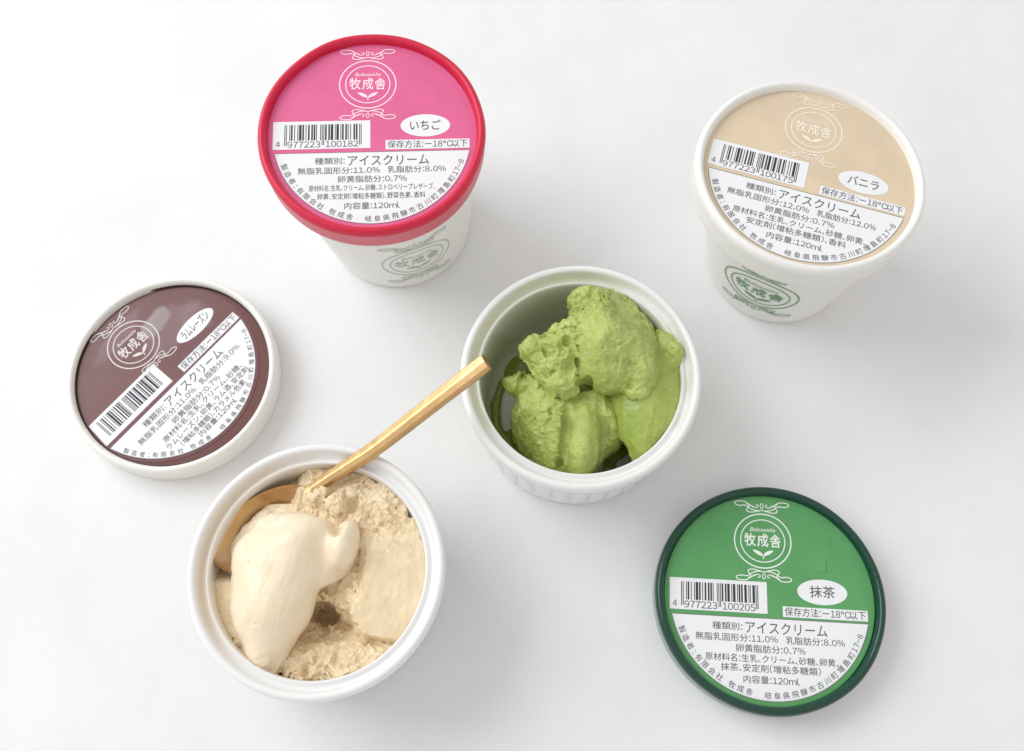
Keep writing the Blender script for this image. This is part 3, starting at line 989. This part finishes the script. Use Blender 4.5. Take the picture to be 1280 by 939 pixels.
V, F = nets(f_low, (-30, -34, 3), (18, 9, 40), H, d_low)
fast_mesh('scoop', V, F, M['matcha'], matcha)
V, F = nets(f_slab, (5, -34, 3), (40, 24, 40), H, d_slab)
fast_mesh('scoop', V, F, M['matcha_slab'], matcha)
def f_melt(P):
    d = ell(P, (0, -4, 4), (27, 24, 2.2))
    d = smin(d, ell(P, (-17.5, 14, 5), (8, 6.5, 3.2), rz=25), 1.5)
    d = np.maximum(d, -ell(P, (-24.5, -1.5, 5), (4.6, 9.5, 6), rz=-6))
    for a, b in (((-26.2, 8, 6.5), (-28.6, 0, 6.8)), ((-28.6, 0, 6.8), (-28.2, -8, 7)), ((-28.2, -8, 7), (-22, -18, 6.5)), ((-26.2, 8, 6.5), (-18, 13, 5))):
        d = smin(d, capsule(P, a, b, 1.5), 1.2)
    d = smin(d, ell(P, (-19, -16, 5.5), (9, 8, 3)), 2)
    return in_bowl(P, d)
V, F = nets(f_melt, (-31, -31, 3), (30, 26, 10), 0.45, lambda P, d: in_bowl(P, d + 0.35 * fbm(P, .25, 5, 2)))
fast_mesh('melted_puddle', V, F, M['matcha_melt'], matcha)

# ---- tan ice cream filling the other ramekin
cof = empty('tan_ice_cream', (*COF_XY, 0))
tag(cof, 'tan ice cream scooped hollow inside the ramekin', 'ice cream')
CUT = np.array([(14, 4), (14.2, 0), (13.0, -6.7), (10.4, -13.5), (13.0, -18.5), (17, -20.5), (23.5, -21.5), (30, -23.5)], float)
def f_cof(P):
    x, y, z = P[:, 0], P[:, 1], P[:, 2]
    jag = 1.3 * vnoise(P * [1, 1, .3], 0.35, 401) + 0.7 * vnoise(P * [1, 1, .3], 0.9, 402)
    xc = np.interp(y, CUT[::-1][:, 1], CUT[::-1][:, 0]) + jag
    wid = 3.0 + 7.0 * sst(-17, -9, y)
    cav = np.clip(np.where(xc - x > -0.6, (xc - x + 0.6) / wid, 0), 0, 1) ** 0.8 * (1 - sst(3, 9, y))            # 1 inside the scooped hollow
    cav = cav * sst(-23, -15, x)
    left = 1 - sst(-20, -12, x - 0.2 * y)                              # low melted side at the left
    top = 33.2 + 0.012 * x * 10 * 0.2 - 0.0012 * (x * x + y * y)
    fl = 18.5 + 7.0 * sst(-14, -7, y) + 9.5 * sst(15, 26, -y) + 3.0 * sst(4, 13, x) * sst(6, 20, -y)
    h = top * (1 - cav) + fl * cav
    h = h * (1 - left) + np.minimum(h, 30.5 - 6.5 * sst(-4, 4, y)) * left
    d = (z - h) * 0.62
    d = smax(d, -ell(P, (-0.5, -11.5, 19), (5.4, 3.8, 13), rz=-15), 1.2)
    # crumbs and curls on the top edge
    d = smin(d, ell(P, (4.5, 21, 33.8), (3.2, 3.6, 3.4)), 1.2)
    d = smin(d, ell(P, (-1.5, 23.5, 32), (4.0, 3.0, 3.0), rz=8), 1.5)
    d = smin(d, ell(P, (-7, -27.5, 22), (6, 3.5, 7)), 2)
    d = smax(d, -ell(P, (9.5, 20.5, 34), (2.2, 3, 4)), 1.2)
    return in_bowl(P, d)
def d_cof(P, d):
    x, y, z = P[:, 0], P[:, 1], P[:, 2]
    xc = np.interp(y, CUT[::-1][:, 1], CUT[::-1][:, 0])
    cav = sst(-1.5, 1.5, xc - x) * (1 - sst(3, 9, y))
    rough = np.clip(1.0 * cav + 0.85 * sst(6, 15, y - 0.25 * (x - 18)) , 0, 1)
    left = 1 - sst(-16, -8, x)
    rough = rough * (1 - 0.85 * left * (y > -20))
    w = 0.07 + 0.80 * rough
    # flaky waves on the slab
    fl = 0.30 * np.sin(1.9 * (0.75 * x + 1.1 * y) + 3 * vnoise(P, .12, 9)) * sst(0, 8, y) * sst(8, 16, x) * (vnoise(P, .3, 15) > -.2)
    fine = 0.55 * (worley(P, 0.95, 141) - 0.5) + 0.35 * vnoise(P, 1.3, 143)
    return in_bowl(P, d + torn(P, 133, 1.0) * w + fine * (0.06 + 0.9 * rough) + fl * 0.8)
V, F = nets(f_cof, (-34, -34, 3.4), (34, 34, 38), 0.36, d_cof)
fast_mesh('scooped_mass', V, F, M['coffee'], cof)

# ---- the smooth spoonful
spf = empty('spoonful_of_ice_cream', (*COF_XY, 0))
tag(spf, 'smooth pale curl of ice cream heaped on the gold spoon', 'ice cream')
def f_sp(P):
    d = ell(P, (-13.5, 3, 30), (14.6, 13, 12.5), rz=-10)
    d = smin(d, ell(P, (-3.5, 7, 31), (12, 10.0, 12)), 5)
    d = smin(d, ell(P, (-15, -9, 29), (13.3, 14, 12.3), rz=12), 5)
    d = smin(d, ell(P, (-15.5, -22, 27), (6.6, 9.5, 9), rz=6), 5)
    d = smin(d, ell(P, (5.5, 4.5, 32), (7.2, 8.5, 8.6), rz=-20), 5)
    d = smax(d, plane(P, (-6.5, 0, 42.0), (0.62, -0.14, 0.77)), 3.5)
    d = smax(d, plane(P, (-15, 0, 42.0), (-0.42, 0.08, 0.90)), 6.0)
    d = smin(d, ell(P, (7.8, 7.5, 33.5), (4.6, 8.5, 8.0), rz=-12), 3.5)
    d = smax(d, -ell(P, (5.2, 13.4, 41), (3.0, 4.6, 8), rz=14), 0.9)
    d = smax(d, -ell(P, (13.5, -3.5, 38), (3.6, 5.0, 6)), 2.0)
    d = smin(d, ell(P, (-10.5, 15.0, 33), (9, 3.2, 5)), 2.5)
    d = smin(d, ell(P, (-16.3, 11.6, 28.0), (16.0, 9.2, 3.0), rz=40), 1.2)
    return np.maximum(d, 17 - P[:, 2])
def d_sp(P, d):
    e = 1.5 * sst(12, 16, P[:, 1]) * sst(8, 18, -P[:, 0]) + 1.5 * sst(24, 30, -P[:, 1])
    pits = 0
    for c, r in (((-20.5, 1.5, 40), 0.55), ((-17.0, -17, 36.5), 0.4)):
        pits = pits + 0.6 * np.exp(-((P[:, 0] - c[0]) ** 2 + (P[:, 1] - c[1]) ** 2) / (r * r))
    lines = 0.09 * drag(P, (-0.32, -1, -.1), (1, -.3, 0), 0.30, 221) + 0.05 * drag(P, (-0.32, -1, -.1), (1, -.3, 0), 1.4, 225)
    return d + torn(P, 211, 1.0) * (0.05 + 0.45 * e) + 0.45 * fbm(P, 0.10, 217, 2) + lines + pits
V, F = nets(f_sp, (-30, -34, 16), (18, 22, 48), 0.36, d_sp)
o = fast_mesh('curl', V, F, M['coffee_smooth'], spf)

# ------------------------------------------------------------------ gold spoon
spoon = empty('spoon', (-43.0, -39.9, 40.0))
tag(spoon, 'brushed gold teaspoon leaning out of the tan ice cream ramekin', 'spoon')
O = np.array((-43.0, -39.9, 40.0))
tip = np.array((-7.7, -18.3, 60.0)); mid = np.array((-43.3, -39.7, 41.3)); neck = np.array((-63.9, -49.8, 31.2))
path = spline([tip, tip * 0.5 + mid * 0.5, mid, neck * 0.55 + mid * 0.45, neck, neck + np.array((-4.5, -3.2, -0.8))], 10)
V, F = [], []
K = len(path)
Wd = np.interp(np.linspace(0, 1, K), [0, 0.03, 0.45, 0.78, 0.92, 1], [2.75, 2.9, 2.5, 2.0, 1.6, 1.9])
Td = np.interp(np.linspace(0, 1, K), [0, 0.03, 0.45, 0.78, 0.92, 1], [1.75, 1.9, 1.8, 1.5, 1.1, 0.7])
sec = [(-1, .35), (-.82, .85), (-.1, 1.0), (.12, 1.0), (.85, .62), (1, .2), (1, -.4), (.8, -.85), (0, -1), (-.8, -.85), (-1, -.4)]
for i in range(K):
    T = path[min(i + 1, K - 1)] - path[max(i - 1, 0)]
    T = T / np.linalg.norm(T)
    S = np.cross(T, (0, 0, 1)); S /= np.linalg.norm(S)
    U = np.cross(S, T)
    # twist so the ridge between the lit and the shaded facet runs along the top
    ca, sa = math.cos(R_(-14)), math.sin(R_(-14))
    S2, U2 = S * ca + U * sa, -S * sa + U * ca
    for (a, b) in sec:
        V.append(path[i] - O - S2 * a * Wd[i] + U2 * b * Td[i])
ns = len(sec)
for i in range(K):
    jw = rng.normal(0, 0.012, 3)
    for j in range(ns):
        V[i * ns + j] = V[i * ns + j] + jw + rng.normal(0, 0.012, 3)
for i in range(K - 1):
    for j in range(ns):
        a, b = i * ns + j, i * ns + (j + 1) % ns
        F.append((a, b, b + ns, a + ns))
F.append(tuple(range(ns))[::-1])
F.append(tuple((K - 1) * ns + j for j in range(ns)))
h = mesh_obj('handle', V, F, M['gold'], spoon, smooth=False)
bv = h.modifiers.new('bevel', 'BEVEL'); bv.width = 0.0003; bv.segments = 2; bv.limit_method = 'ANGLE'; bv.angle_limit = R_(18)

# bowl of the spoon: a thin concave shell
ends = neck + np.array((-1.5, -1.0, 0.2)), np.array((-92.6, -75.0, 33.4))
cen = (ends[0] + ends[1]) / 2
ax = ends[1] - ends[0]; Lb = np.linalg.norm(ax) / 2; ax /= np.linalg.norm(ax)
side = np.cross((0, 0, 1), ax); side /= np.linalg.norm(side)
upv = np.cross(ax, side)
nu, nv = 14, 72
V, F = [], []
def shell(off):
    base = len(V)
    for i in range(nu + 1):
        r = i / nu
        for j in range(nv):
            t = 2 * math.pi * j / nv
            c, s_ = math.cos(t), math.sin(t)
            wv = 10.6 * (1 + 0.10 * c)
            dep = -7.5 * (1 - r ** 2.0)
            V.append(cen - O + ax * (Lb * r * c) + side * (wv * r * s_) + upv * (dep + off - 0.0))
    for i in range(nu):
        for j in range(nv):
            a, b = base + i * nv + j, base + i * nv + (j + 1) % nv
            q = (a, b, b + nv, a + nv)
            F.append(q if off > -0.1 else q[::-1])
    return base
b0 = shell(0.0); b1 = shell(-0.8)
for j in range(nv):
    a, b = b0 + nu * nv + j, b0 + nu * nv + (j + 1) % nv
    c, d = b1 + nu * nv + j, b1 + nu * nv + (j + 1) % nv
    F.append((a, c, d, b))
mesh_obj('spoon_bowl', V, F, M['gold_smooth'], spoon)
